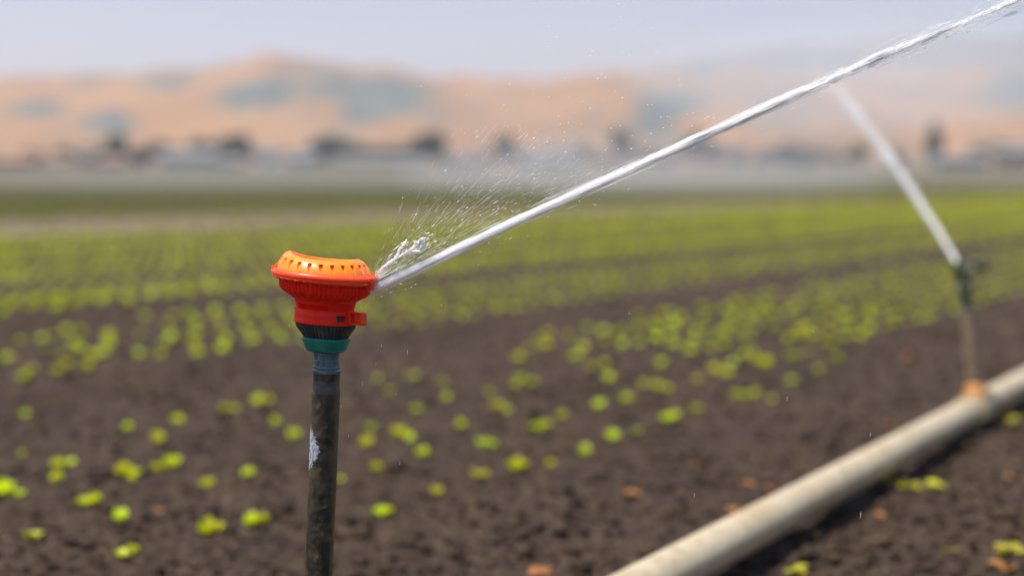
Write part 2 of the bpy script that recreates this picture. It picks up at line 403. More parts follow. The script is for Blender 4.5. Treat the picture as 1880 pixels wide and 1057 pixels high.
TR = [(-60, 620, 8, 1.5, 'blurred dark tree at the very left edge, at the foot of the tan hills'),
 (70, 640, 8, 1.6, 'low dark green tree below the small dark patch on the leftmost hill'),
 (125, 650, 8, 1.7, 'low spreading green tree just right of the leftmost low tree'),
 (222, 600, 12, 1.0, 'dark green tree standing taller above the reddish left buildings'),
 (262, 600, 8, 1.5, 'low dark shrubby tree between the taller left tree and the grey barn'),
 (385, 620, 13, 1.15, 'dark tree at the left end of the clump behind the grey barn'),
 (432, 620, 12, 1.3, 'dark tree at the right end of the clump behind the grey barn'),
 (600, 700, 13, 1.3, 'dark tree in the long tree line, above and left of the red sprinkler'),
 (650, 700, 12, 1.3, 'second tree of the long tree line above the red sprinkler'),
 (715, 700, 11, 1.3, 'lower tree in the middle of the long tree line above the red sprinkler'),
 (785, 700, 14, 1.3, 'largest dark tree at the right end of the long tree line over the sprinkler'),
 (922, 700, 13, .8, 'lone narrow dark tree right of the long tree line'),
 (1137, 700, 17, .75, 'tall dark tree behind the main water jet, mid picture'),
 (1185, 690, 11, 1.1, 'low dark tree just right of the tall tree behind the main jet'),
 (1275, 700, 14, 1.1, 'dark tree directly behind and under the main water jet'),
 (1350, 760, 9, 1.5, 'low grey green tree under the main jet, right of the dark tree'),
 (1440, 700, 11, 1.6, 'low wide green tree between the main jet and second jet'),
 (1505, 720, 9, 1.6, 'low wide green tree immediately left of the second jet'),
 (1575, 720, 9, 1.2, 'dark tree just left of where the second jet crosses the tree line'),
 (1640, 760, 6.5, 1.6, 'low tree between the second jet and the tall cypress'),
 (1885, 600, 9, 1.4, 'dark tree at the right edge beside the pale buildings')]
ORDW = 'first second third fourth fifth sixth seventh eighth ninth tenth eleventh twelfth thirteenth fourteenth fifteenth sixteenth seventeenth eighteenth nineteenth twentieth twenty-first twenty-second twenty-third twenty-fourth twenty-fifth twenty-sixth'.split()
EX = [(-10, 660), (180, 700), (310, 690), (345, 720), (480, 720), (540, 740), (575, 735), (620, 760), (685, 755), (750, 745), (825, 740), (880, 770), (960, 775), (1010, 760), (1060, 770), (1100, 730), (1230, 740), (1310, 735), (1395, 760), (1475, 765), (1545, 765), (1800, 730), (1840, 745)]
for j_, (px, Y) in enumerate(EX): TR.append((px, Y, 7.5 + (j_*37 % 5)*.7, 1.7, f'{ORDW[j_]} low hazy grey green tree from the left in the far tree line'))
for i, (px, Y, Hm, wd_, lb) in enumerate(TR): tree(px, Y, Hm*1.35, lb, 'round', wd_, var=i)
tree(1712, 640, 21, 'single tall narrow cypress standing against the tan hill at right', 'cypress', 1.45, group=None, cat='cypress tree')

M_WALLS = {n: simple(n+'_wall', c, tuple(v*1.15 for v in c), 1.5, .8) for n, c in
           dict(white=(.55,.53,.50), grey=(.24,.24,.25), red=(.34,.16,.10), cream=(.27,.22,.17), tan=(.50,.38,.26)).items()}
M_ROOF = {n: simple(n+'_roof', c, tuple(v*1.2 for v in c), 1.5, .6) for n, c in dict(grey=(.20,.21,.23), pale=(.17,.165,.16), brown=(.25,.15,.10), green=(.12,.18,.14)).items()}
M_GLASS = simple('window_glass', (.04,.05,.06), (.08,.09,.10), 1, .15); M_DOOR = simple('barn_door', (.18,.15,.13), (.25,.2,.17), 1, .7)
def house(px, Y, w_, h_, dp, wall, roof, label, name='farm_building'):
    x = (px-940)/F*Y; t = empty(name, (x, Y, far_base(Y)-.1)); tag(t, label, 'building', 'farm buildings below the hills')
    m_ = MB(); m_.box((0, 0, h_/2), (w_/2, dp/2, h_/2))
    m_.v += [(-w_/2, -dp/2, h_), (-w_/2, dp/2, h_), (-w_/2, 0, h_+dp*.22), (w_/2, -dp/2, h_), (w_/2, dp/2, h_), (w_/2, 0, h_+dp*.22)]
    n0 = len(m_.v)-6; m_.f += [(n0, n0+1, n0+2), (n0+3, n0+5, n0+4)]
    m_.build('wall', M_WALLS[wall], t, False)
    m_ = MB(); sl = math.atan(.44)
    for s in (-1, 1):
        m_.box((0, s*dp*.26, h_+dp*.22-dp*.26*.44+.12), (w_/2+.5, dp*.29, .08), Matrix.Rotation(-s*sl, 3, 'X'))
    m_.build('roof', M_ROOF[roof], t, False)
    d = MB(); d.box((-w_*.12, -dp/2-.03, h_*.4), (min(1.6, w_*.1), .05, h_*.38)); d.build('door', M_DOOR, t, False)
    for k in (-.36, .14, .36):
        d = MB(); d.box((w_*k, -dp/2-.03, h_*.55), (w_*.05, .05, h_*.14)); d.build('window', M_GLASS, t, False)
HS = [(30, 540, 16, 3.6, 8, 'red', 'brown', 'low reddish building at the far left edge below the hills'),
 (110, 560, 10, 3.2, 7, 'tan', 'brown', 'small tan shed between the two reddish buildings at left'),
 (165, 540, 6, 5.5, 6, 'cream', 'pale', 'narrow cream block under the taller left tree'),
 (210, 560, 10, 3.5, 7, 'red', 'brown', 'small reddish shed right of the narrow cream block'),
 (350, 560, 22, 5, 11, 'grey', 'pale', 'long grey barn with pale roof in front of the left tree clump'),
 (422, 580, 12, 3.2, 8, 'cream', 'pale', 'low cream shed just right of the long grey barn'),
 (495, 560, 9, 7.5, 8, 'white', 'pale', 'tall white building, brightest spot above the sprinkler'),
 (558, 600, 12, 5, 8, 'grey', 'grey', 'grey shed right of the tall white building'),
 (700, 620, 40, 3.0, 9, 'cream', 'pale', 'very long low cream shed under the long tree line'),
 (855, 640, 14, 5, 9, 'cream', 'pale', 'pale shed between the long tree line and the lone tree'),
 (1010, 640, 24, 4, 9, 'cream', 'grey', 'pale low shed left of the tall tree behind the jet'),
 (1760, 560, 22, 4, 9, 'grey', 'pale', 'grey shed with pale roof right of the tall cypress'),
 (1850, 540, 14, 6.5, 9, 'cream', 'pale', 'cream house at the right edge with a pale roof')]
for h_ in HS: house(*h_)

# ------------------------------------------------------------------ lettuce
def leaf(vs, fs, th, L, Wd, up, curl, base=(0,0,0)):
    b = len(vs); n = 5
    for i in range(n):
        t = i/(n-1); wv = Wd*math.sin(math.pi*min(t*.85+.12, 1))**.8
        rr = L*t*math.cos(up*(1-.5*t*curl)); zz = L*t*math.sin(up*(1-.8*t*curl)) + .002
        for s in (-1, 0, 1):
            x = rr; y = s*wv; z = zz - (0 if s else Wd*.25) + .0
            vs.append((x*math.cos(th)-y*math.sin(th)+base[0], x*math.sin(th)+y*math.cos(th)+base[1], z+base[2]))
    for i in range(n-1):
        for k in range(2):
            a = b+i*3+k; fs.append((a, a+1, a+4, a+3))
def plant_mesh(name, seed, mt, D=.025, n=6):
    r = random.Random(seed); vs = []; fs = []
    for k in range(n): leaf(vs, fs, k*2.4+r.uniform(-.3, .3), D*r.uniform(.7, 1.15), D*.48*r.uniform(.8, 1.2), r.uniform(.75, 1.5), r.uniform(.1, .6))
    me = bpy.data.meshes.new(name); me.from_pydata(vs, [], fs); me.materials.append(mt)
    me.polygons.foreach_set('use_smooth', [True]*len(me.polygons)); return me
SEED = [plant_mesh('lettuce_seedling', 100+i, M_LEAF, .026, [7, 8, 9, 7, 8][i]) for i in range(5)]
# measured seedlings of the sparse front of the nearest bed: (pixel x, y, size)
NEAR = [(8,893,1.5),(32,898,.9),(57,975,1.0),(105,835,1.0),(128,833,.9),(105,880,1.1),(150,912,.8),(173,905,1.1),(220,940,1.0),(222,1006,.8),(244,998,.7),
 (228,848,1.3),(244,852,1.1),(290,842,1.0),(315,834,1.3),(288,800,1.2),(325,765,1.1),(235,782,.8),(378,870,1.2),(455,855,.9),(377,961,1.3),(400,960,.8),(462,946,1.1),(480,942,1.0),
 (413,748,1.1),(430,747,.9),(474,735,1.1),(490,733,1.0),(505,765,1.0),(540,789,1.2),(45,730,.9),(40,815,.5),
 (622,868,.7),(672,810,1.1),(690,850,.9),(700,905,.9),(714,903,.7),(679,765,.8),(733,783,1.3),(748,785,1.1),(775,825,1.1),(803,877,.8),(765,740,1.0),(818,727,.8),(845,767,1.0),
 (880,849,1.3),(945,828,1.3),(958,825,1.0),(888,797,1.0),(903,797,.9),(914,745,1.2),(928,745,.8),(898,712,.8),(985,771,1.3),(1000,768,.9),(1008,817,.8),(1030,759,.9),(975,692,1.1),(948,697,.9),
 (1072,796,1.2),(1122,783,1.1),(1170,770,.7),(1100,735,1.1),(1150,721,1.1),(1195,770,.0),(1228,744,1.2),(1241,741,1.0),(1276,731,1.1),(1205,708,1.2),(1225,706,.8),(1182,702,1.0),(1115,690,1.3),(1085,666,1.1),
 (1310,676,1.3),(1350,706,1.1),(1365,704,1.0),(1385,700,1.0),(1415,709,.8),(1280,688,.9),(1342,660,1.1),(1385,655,1.0),(1452,678,1.1),(1465,640,1.0),(1500,660,1.0),(1535,645,1.2),
 (697,690,1.1),(757,685,1.1),(715,720,.8),(810,695,.9)]
pos = []
def region(px, py):
    if py > 930: a = 'nearest the camera'
    elif py > 860: a = 'near the front edge'
    elif py > 790: a = 'in the sparse front rows'
    elif py > 720: a = 'in middle rows'
    else: a = 'toward the back'
    if px < 200: b_ = 'at far left'
    elif px < 400: b_ = 'left of the dark riser'
    elif px < 600: b_ = 'just left of the dark riser'
    elif px < 860: b_ = 'just right of the dark riser'
    elif px < 1100: b_ = 'midway between riser and pipe'
    elif px < 1350: b_ = 'beside the bare strip'
    else: b_ = 'toward the far riser'
    return a, b_
from collections import defaultdict
cells = defaultdict(list)
for (px, py, s) in NEAR:
    if s <= 0: continue
    cells[region(px, py)].append((px, py, s))
ORD = ['leftmost', 'second from left', 'third from left', 'fourth from left', 'fifth from left', 'sixth from left', 'seventh from left', 'eighth from left', 'ninth from left', 'tenth from left']
indiv = 0
def place(x, y, s, label):
    global indiv
    o = bpy.data.objects.new('lettuce_seedling', SEED[random.randrange(5)]); C.objects.link(o)
    o.location = (x, y, float(ground_h(np.array(x), np.array(y)))); o.rotation_euler = (random.uniform(-.2,.2), random.uniform(-.2,.2), random.uniform(0, 6.28)); o.scale = (s, s, s)
    tag(o, label, 'seedling', 'lettuce seedlings planted in the beds'); indiv += 1
for (a, b_), L in cells.items():
    L.sort()
    for i, (px, py, s) in enumerate(L):
        p = onground(px, py+4, .015)
        size = 'tiny' if s < .85 else ('large' if s > 1.15 else 'small')
        pre = (ORD[i] + ' ') if len(L) > 1 else 'lone '
        place(p.x, p.y, s*.95, f'{pre}{size} seedling {a} {b_}'.replace('in the ', 'in ').replace('of the ', 'of '))
# regular sowing elsewhere: square grid seen on its diagonal
cand = []
def bedof(q):
    if -3.34 < q < -1.86: return 0
    if -5.16 < q < -3.74: return 1
    k = math.floor((-5.45 - q)/1.8)
    if k < 0: return None
    qq = q + 5.45 + k*1.8
    return 2+k if -1.52 < qq < -.28 else None
G = .165
for iu in range(0, int(34/G)):
    for iq in range(0, 190):
        u = 2.0 + iu*G; q = -1.92 - iq*G
        uu = u + random.gauss(0, .018); qj = q + random.gauss(0, .014)
        x = uu*UX + qj*UY; y = uu*UY - qj*UX
        if y < 2.5 or y > 19 or abs(x) > y*.42+.3: continue
        px = 940 + x/y*F; py = HOR + CAMZ/y*F
        bd = bedof(q)
        if bd is None: continue
        if -21 < q < -14.2 and random.random() < .8: continue
        if bd == 0:
            if py > 705 or (py > 640 and px < 900): continue
            edge = px - (880 + max(0, 640-py)*5.0)
            if edge < 0 or random.random() < (.45 if py > 640 and px < 1500 else .04) + max(0, .5 - edge/300): continue
        elif bd == 1:
            if random.random() < (.40 if px < 330 else .03): continue
        elif random.random() < .05: continue
        sz = random.uniform(.75, 1.25)*(1.6 if bd > 1 else 1.18)
        cand.append((y, x, sz, bd, px, iq))
cand.sort()
BN = ['first', 'second', 'third', 'fourth', 'fifth', 'sixth', 'seventh', 'eighth', 'ninth', 'tenth']
rest = []
visible = 0
import sys
chosen = []
for c in cand:
    if indiv + len(chosen) < 300 and -20 < c[4] < 1900: chosen.append(c)
    else: rest.append((c[1], c[0], c[2]))
rows_ = defaultdict(list)
for c in chosen: rows_[(c[3], c[5])].append(c)
def nth(k):
    w_ = ['first', 'second', 'third', 'fourth', 'fifth', 'sixth', 'seventh', 'eighth', 'ninth', 'tenth']
    return w_[k] if k < 10 else f"{k+1}{'st' if (k+1) % 10 == 1 and k != 10 else 'nd' if (k+1) % 10 == 2 and k != 11 else 'rd' if (k+1) % 10 == 3 and k != 12 else 'th'}"
for bd in sorted({k[0] for k in rows_}):
    for rn, iq in enumerate(sorted(k[1] for k in rows_ if k[0] == bd)):
        for i, c in enumerate(sorted(rows_[(bd, iq)], key=lambda c: c[4])):
            place(c[1], c[0], c[2], f"{nth(i)} seedling from left in {nth(rn)} row of {['near', 'second', 'third', 'fourth'][min(bd,3)]} bed{' beyond the sparse front' if bd == 0 else ''}")
def merged(name, pts, tmpl, mt, label):
    n = len(pts); P = np.array(pts)
    v = np.array([q.co[:] for q in tmpl.vertices]); f = np.array([list(q.vertices) for q in tmpl.polygons])
    th = rng.uniform(0, 6.28, n); c, s_ = np.cos(th), np.sin(th); sc_ = P[:, 2]
    X = (v[None, :, 0]*c[:, None] - v[None, :, 1]*s_[:, None])*sc_[:, None] + P[:, 0:1]
    Y = (v[None, :, 0]*s_[:, None] + v[None, :, 1]*c[:, None])*sc_[:, None] + P[:, 1:2]
    Z = v[None, :, 2]*sc_[:, None] + ground_h(P[:, 0], P[:, 1])[:, None]
    V = np.stack([X, Y, Z], -1).reshape(-1, 3); Fc = (f[None] + (np.arange(n)*len(v))[:, None, None]).reshape(-1, 4)
    o = link(name, mesh_np(name, V, Fc), mt); tag(o, label, 'lettuce', kind='stuff'); return o
def crop(y0, y1, g, sz, drop):
    out = []
    umax = y1*1.4
    nu = int(umax/g); q = np.arange(-1.92, -y1*.95, -g); u = np.arange(-y1*.5, umax, g)
    UU, QQ = np.meshgrid(u, q); UU = UU + rng.normal(0, g*.2, UU.shape); QQ = QQ + rng.normal(0, g*.08, QQ.shape)
    x = (UU*UX + QQ*UY).ravel(); y = (UU*UY - QQ*UX).ravel(); q_ = QQ.ravel()
    k = np.floor((-5.45 - q_)/1.8); qq = q_ + 5.45 + k*1.8
    ok = ((qq > -1.52) & (qq < -.28) & (k >= 0)) | ((q_ > -5.16) & (q_ < -3.74)) | ((q_ > -3.34) & (q_ < -1.86))
    ok &= (y > y0) & (y < y1) & (np.abs(x) < y*.44+.5) & (rng.random(x.size) > drop)
    bare = (q_ < -14.2) & (q_ > -21); ok &= ~(bare & (rng.random(x.size) < .75))
    return list(zip(x[ok], y[ok], sz*rng.uniform(.8, 1.25, ok.sum())))
bs_ = plant_mesh('t', 200, M_CROP, .03, 5)
far_pts = crop(19, 42, .22, 2.5, .08)
M_MID = leafy('older_lettuce_leaf', (.36, .38, .02), (.62, .62, .04), 2.5, .45, .4)
rest = [(x, y, s*1.08) for (x, y, s) in rest if random.random() > (.0 if y < 9 else .08)]
far_c = crop(19, 40, .20, 1.75, .05) + crop(40, 165, .42, 3.4, .08)
merged('lettuce_rows', rest + [p for p in far_c if qof(p[0], p[1]) > -14], plant_mesh('t2', 201, M_MID, .027, 6), M_MID, 'bright green rows of lettuce behind the nearest beds')
merged('distant_lettuce_rows', [p for p in far_c if -34 < qof(p[0], p[1]) <= -14], plant_mesh('t2', 201, M_CROP, .027, 5), M_CROP, 'olive green lettuce rows beyond the brown bare strip')
merged('farthest_lettuce_rows', [p for p in far_c if qof(p[0], p[1]) <= -34], plant_mesh('t2', 202, M_DULL, .027, 4), M_DULL, 'dull green far end of the lettuce field below the farm buildings')
print('seedlings', indiv, 'rest', len(far_pts))

# dead leaves and weeds on the bare soil
def scrap(px, py, s, label, mt, name, cat, n=3, grp=None):
    p = onground(px, py, .01); r = random.Random(px*7+py)
    vs = []; fs = []
    for k in range(n): leaf(vs, fs, r.uniform(0, 6.28), .025*s*r.uniform(.7, 1.2), .011*s, r.uniform(.1, .7), .8, (r.uniform(-.012, .012)*s, r.uniform(-.012, .012)*s, 0))
    me = bpy.data.meshes.new(name); me.from_pydata(vs, [], fs)
    o = link(name, me, mt, smooth=True); o.location = (p.x, p.y, float(ground_h(np.array(p.x), np.array(p.y)))+.004); tag(o, label, cat, grp)
for a in [(1377,888,1.0,'orange dry leaf just above the middle of the pale pipe'), (1424,893,1.0,'reddish dry leaf touching the upper edge of the pale pipe'),
          (1352,930,1.1,'long rusty dry leaf below the orange one, above the pipe'), (1160,905,.9,'brown dry leaf on bare soil left of the pipe'),
          (257,944,.6,'pale brown dry leaf left of the dark riser beside a seedling'), (287,930,.7,'pinkish dry leaf further right of the pale brown one'),
          (993,1045,1.3,'orange dry leaf at the bottom edge, mid picture'), (1265,855,.8,'faint brown dry leaf on bare soil above the pipe'),
          (1635,775,.8,'reddish dry leaf on bare soil left of the far riser'), (1600,820,.7,'dark red dry leaf between far riser and pipe middle'),
          (1663,640,1.2,'brown dry leaf on bare soil below the far lettuce edge'), (1620,938,.9,'orange dry leaf below the pipe near the yellow weed'),
          (1855,1035,1.4,'orange dry leaf in the bottom right corner'), (1870,875,.9,'reddish dry leaf at the right edge below the pipe')]:
    scrap(a[0], a[1], a[2], a[3], M_DEAD, 'dry_leaf', 'leaf', 3, 'dry leaves on the bare soil')
for a in [(1665,893,1.1,'yellow green weed, left one of the pair behind the pipe'), (1708,894,1.1,'yellow green weed, right one of the pair behind the pipe'),
          (1459,1038,1.0,'yellow weed at the bottom edge below the pipe'), (1860,1005,1.2,'yellow weed in the bottom right corner'), (1745,995,.7,'pale tiny weed on soil between pipe and corner'),
          (1851,770,1.6,'green weed beside the pipe at the right edge'), (1640,885,.8,'small weed tucked against the lower side of the pipe'), (1845,600,.8,'small weed on bare soil right of the far riser')]:
    scrap(a[0], a[1], a[2], a[3], M_WEED, 'weed', 'weed', 6, 'weeds by the pipe')

# ------------------------------------------------------------------ pipe
PQ, PZ, PR = -.930, .060, .036
def onpipe(u): return Vector((u*UX + PQ*UY, u*UY - PQ*UX, PZ))
U1 = 1.455*UY + (-.192)*UX; P2 = at(1790, 752, 3.757); U2 = P2.x*UX + P2.y*UY
pipe = empty('irrigation_pipe', onpipe(U1)-Vector((0,0,PZ))); tag(pipe, 'long pale metal irrigation pipe lying along the bare soil strip', 'pipe')
pl = pipe.location
def pp(u, dz=0): return onpipe(u) - pl + Vector((0,0,dz))
def pr_tube(u0, u1, r, n=40, seg=12, dz=0, wob=0):
    m_ = MB(); us = [u0 + (u1-u0)*i/seg for i in range(seg+1)]
    m_.tube([pp(u, dz) for u in us], [r+wob*math.sin(i*2.1) for i in range(seg+1)], n); return m_
pr_tube(-2.0, U2-.05, PR, 48, 30).build('pipe_length', M_PIPE, pipe)
pr_tube(U2+.05, U2+5.6, PR, 48, 30, .002).build('pipe_length', M_PIPE, pipe)
c_ = pr_tube(U2-.07, U2+.07, PR+.004, 48, 4); c_.build('coupling', M_PIPE, pipe)
for uu in (U2-.068, U2+.068):
    b_ = pr_tube(uu-.007, uu+.007, PR+.008, 48, 2).build('coupling_band', M_PIPE, pipe)
# saddle + second riser with an impact sprinkler
def lean_matrix(p0, p1):
    d = (p1-p0).normalized(); return d.to_track_quat('Z', 'Y')
S2b = onpipe(U2) + Vector((0,0,PR)); S2t = at(1768.5, 492, P2.y)
s2 = empty('impact_sprinkler', S2b); s2.rotation_mode = 'QUATERNION'; s2.rotation_quaternion = (S2t-S2b).to_track_quat('Z', 'Y')
s2.rotation_quaternion = Matrix([[1,0,0],[0,1,0],[0,0,1]]).to_quaternion().slerp(Vector((0,0,1)).rotation_difference((S2t-S2b).normalized()), 1)
tag(s2, 'blurred dark green sprinkler on a tan riser at right', 'sprinkler')
L2 = (S2t-S2b).length
m_ = MB(); m_.tube([(0,0,.005), (0,0,L2-.11)], [.0185,.0185], 24); m_.build('riser', M_TAN, s2)
m_ = MB(); P_ = revolve(m_, [(.030,-.014),(.031,.004),(.027,.012),(.024,.026),(.0205,.029),(.0187,.032)], 24); m_.cap(P_[0]); m_.cap(P_[-1])
m_.build('saddle', M_RUST, s2)
m_ = MB(); P_ = revolve(m_, [(.0145,L2-.11),(.013,L2-.105),(.013,L2-.06),(.016,L2-.058),(.016,L2-.045),(.012,L2-.04),(.012,L2-.012),(.015,L2-.008),(.014,L2+.006),(.006,L2+.012)], 24); m_.cap(P_[0]); m_.cap(P_[-1])
m_.build('body', M_DKGREEN, s2)
m_ = MB(); m_.tube([(.004,0,L2-.018), (-.012,0,L2+.004), (-.020,0,L2+.016)], [.010,.009,.0065], 16); m_.build('nozzle', M_DKGREEN, s2)
m_ = MB(); m_.tube([(0,-.012,L2-.012), (.03,-.013,L2-.004), (.052,-.012,L2+.002)], [.009,.012,.016], 14); m_.box((.040,-.012,L2+.0), (.018,.013,.015)); m_.build('counterweight_arm', M_BRONZE, s2)
m_ = MB(); m_.tube([(-.02,.0,L2-.03), (-.024,.0,L2+.0), (-.01,.0,L2+.024), (.012,.0,L2+.022), (.018,0,L2-.01)], .004, 10); m_.build('bracket', M_DKGREEN, s2)

# ------------------------------------------------------------------ near sprinkler
S1t = at(600, 683, FOCUS); low = at(585, 1057, FOCUS)
d_ = (S1t-low).normalized(); k_ = (S1t.z - (PZ+PR))/d_.z; S1b = S1t - d_*k_
root = empty('rotor_sprinkler', S1b); root.rotation_mode = 'QUATERNION'
root.rotation_quaternion = Vector((0,0,1)).rotation_difference(d_)
tag(root, 'sharp red and orange sprinkler head on a dark weathered riser', 'sprinkler')
L1 = (S1t-S1b).length
print('riser length', L1)
RR = .0145
m_ = MB(); rows = []
nz_, ncv = 160, 64
for i in range(nz_+1):
    z = L1*i/nz_; row = []
    for k in range(ncv):
        t = 2*math.pi*k/ncv
        n_ = float(vnoise(np.array(t*5 + 3), np.array(z*60.), 9))-.5
        n2_ = float(vnoise(np.array(t*3), np.array(z*260.), 12))
        bl = .0010*max(0, n2_-.62)*2.6*(1 if -1.2 < ((t+math.pi) % (2*math.pi))-math.pi-(-.9) < .9 else .15)
        r_ = RR + .0005*n_ + bl - (.0008 if z > L1-.014 else 0)
        row.append((r_*math.cos(t), r_*math.sin(t), z))
    rows.append(row)
m_.grid(rows); m_.cap(rows[0]); m_.cap(rows[-1]); ris = m_.build('riser', M_RISER, root)
m_ = MB(); P_ = revolve(m_, [(.026,-.012),(.027,.004),(.022,.010),(.019,.024),(.0158,.027),(.0152,.03)], 24); m_.cap(P_[0]); m_.cap(P_[-1]); m_.build('saddle', M_RUST, root)

def HM(x, y, z):     # head space in millimetres -> metres on top of the riser; the upper head sits a little askew
    s = min(max((z-40)/30, 0), 1)
    return ((x - .062*z)/1000, y/1000, L1 + (z - x*.045*s)/1000)
def part(name, profile, mt, n=96, rf=None, cap0=True, cap1=True, angle=35):
    m_ = MB(); P_ = revolve(m_, profile, n, rf)
    if cap0: m_.cap(P_[0])
    if cap1: m_.cap(P_[-1])
    return m_.build(name, mt, root, True, HM, angle)
part('adapter', [(13.2,-1),(14.4,-.4),(14.6,2.4),(13.6,3.4),(13.6,4.2),(14.2,4.8),(14.0,6.2),(13.0,7),(12.8,11),(13.4,11.6),(13.4,12.6),(12.9,13.2),(13.0,18),(13.6,18.6),(13.6,22.5)], M_ADAPT, 64,
     lambda t, r, z: (r + (.25*math.sin(t*9+z) if z > 7 else 0) + .15*math.sin(t*3+z*1.3), z))
m_ = MB()
for (a_, z0, z1) in ((-1.75,8,17),(-1.35,12,17.5),(-2.2,8,13),(-.7,8,18)):
    cx_, cy_ = math.cos(a_)*13.2, math.sin(a_)*13.2
    m_.tube([(cx_, cy_, z0), (cx_*1.02, cy_*1.02, (z0+z1)/2), (cx_, cy_, z1)], [.5,.9,.4], 8)
m_.build('lug', M_ADAPT, root, True, HM)
part('green_collar', [(14,21.4),(18.4,22.0),(20.0,23.2),(21.6,25.5),(22.8,29),(24.2,32.5),(25.0,34.2),(25.0,35.6),(24.4,36.2),(23.2,36.3)], M_GREEN, 96,
     lambda t, r, z: (r + .18*math.sin(t*5+z*.4), z + .25*math.sin(t*3+1)))
def nutf(t, r, z):
    k = (t*46/(2*math.pi)) % 1
    g_ = -1.1 if k < .3 else 0
    if 37.5 < z < 52: r += g_
    return r, z
part('ribbed_nut', [(22,35.5),(23.2,36.6),(23.8,37.8),(26.4,41.5),(29.2,45.4),(30.4,47.2),(30.8,48.5),(30.9,53)], M_NUT, 368, nutf, angle=25)
# base ring with dark window and bracket
def ringf(t, r, z):
    td = math.degrees((t + math.pi) % (2*math.pi) - math.pi)
    if -60 < td < -43 and 54.6 < z < 61.6 and r > 25: r -= 5
    return r, z
part('base_ring', [(28,51),(31.8,51.2),(32.6,51.9),(32.6,53.2),(31.9,53.9),(31.9,54.5),(31.8,54.7),(31.7,56),(31.6,60),(31.6,61.5),(31.5,61.7),(31.5,64.2),(31.2,65.6),(30.0,66.2),(28.6,66.2),(28.2,64.5)], M_HEAD_SHADED, 180, ringf)
m_ = MB(); a_ = R(-51.5); Mz = Matrix.Rotation(a_, 3, 'Z')
m_.box((math.cos(a_)*27.6, math.sin(a_)*27.6, 58.1), (.7, 4.6, 3.6), Mz); m_.build('window_recess', M_NUT, root, False, HM)
m_ = MB(); a_ = R(-28); Mz = Matrix.Rotation(a_, 3, 'Z')
def rb(cx_, cz_, hx, hz, yy=0, hy=1.0, mb=None):
    c = Mz @ Vector((cx_, yy, 0)); (mb or m_).box((c.x, c.y, cz_), (hx, hy, hz), Mz)
rb(38.5, 66.2, 8.6, .9, 0, 4.5); rb(38.5, 53.8, 8.6, .9, 0, 4.5); rb(47.0, 60, .9, 6.2, 0, 4.5); rb(32.4, 60, 1.6, 6.2, 0, 4.5); rb(39, 60, 7.4, 5.6, 2.0, .8)
o = m_.build('bracket', M_HEAD_PARTLIT, root, False, HM)
bv = o.modifiers.new('bevel', 'BEVEL'); bv.width = .0004; bv.segments = 2; bv.limit_method = 'ANGLE'
# body bowl
def bodyf(t, r, z):
    if 82.5 < z < 93.5 and r > 40:
        k = (t*64/(2*math.pi)) % 1; r += .9*(1 if k < .5 else -.35)
    if 76 < z <= 82.5:
        k = (t*32/(2*math.pi)) % 1; r += 2.2*max(0, 1-abs(k-.5)*4)*(z-76)/6
    if z < 76:
        td = math.degrees((t + math.pi) % (2*math.pi) - math.pi)
        if -145 < td < -78 and 66.3 < z < 69: r -= 5
    return r, z
part('body', [(29.0,64),(29.5,66),(29.6,66.6),(29.7,67),(29.8,68.2),(30.1,68.8),(30.6,71),(31.4,73.5),(33.2,76),(36.6,78.6),(40.6,81),(43.6,82.6),(45.0,84),(45.6,86),(45.8,90),(45.9,93.4),(47,94)], M_HEAD_SHADED, 384, bodyf)
# small ribs and a scroll shaped ledge on the front of the bowl
m_ = MB()
pts_ = []; rs_ = []
for i in range(20):
    t = R(-150 + i*6.2); s = i/19; r = 35.5+5*math.sin(s*math.pi)**.5; z = 79.5 - 4.2*s + 1.2*math.sin(s*9)
    r = np.interp(z, [73.5, 76, 78.6, 81, 82.6], [31.8, 33.6, 37.0, 41.0, 44]); pts_.append((r*math.cos(t), r*math.sin(t), z)); rs_.append(.55+.4*math.sin(s*math.pi))
m_.tube(pts_, rs_, 8)
for i in range(11):
    t = R(-155 + i*13); m_.tube([(33.5*math.cos(t), 33.5*math.sin(t), 75.8), (44.6*math.cos(t), 44.6*math.sin(t), 83.2)], [.5, .9], 6)
m_.build('scroll_rib', M_HEAD_SHADED, root, True, HM)
# jet lip at the right front
m_ = MB(); pts_ = [(34*math.cos(R(a)), 34*math.sin(R(a)), 75.6+(a+50)*.035) for a in range(-56, 12, 4)]; m_.tube(pts_, [1.3 - .04*i for i in range(len(pts_))], 8)
m_.build('jet_lip', M_HEAD_PARTLIT, root, True, HM)
# rim
def rimf(t, r, z):
    k = (t*34/(2*math.pi)) % 1
    if r > 53 and z < 97.4 and k < .3: z -= .6
    return r, z
part('rim', [(45.5,93.2),(50.0,93.8),(52.8,95.0),(53.8,96.4),(53.2,97.2),(53.2,97.8),(54.2,98.4),(54.5,100.2),(54.0,102.0),(52.6,103.4),(50.6,103.9),(49.4,104.4),(48.2,104.0),(47.0,104.0)], M_HEAD_PARTLIT, 240, rimf)
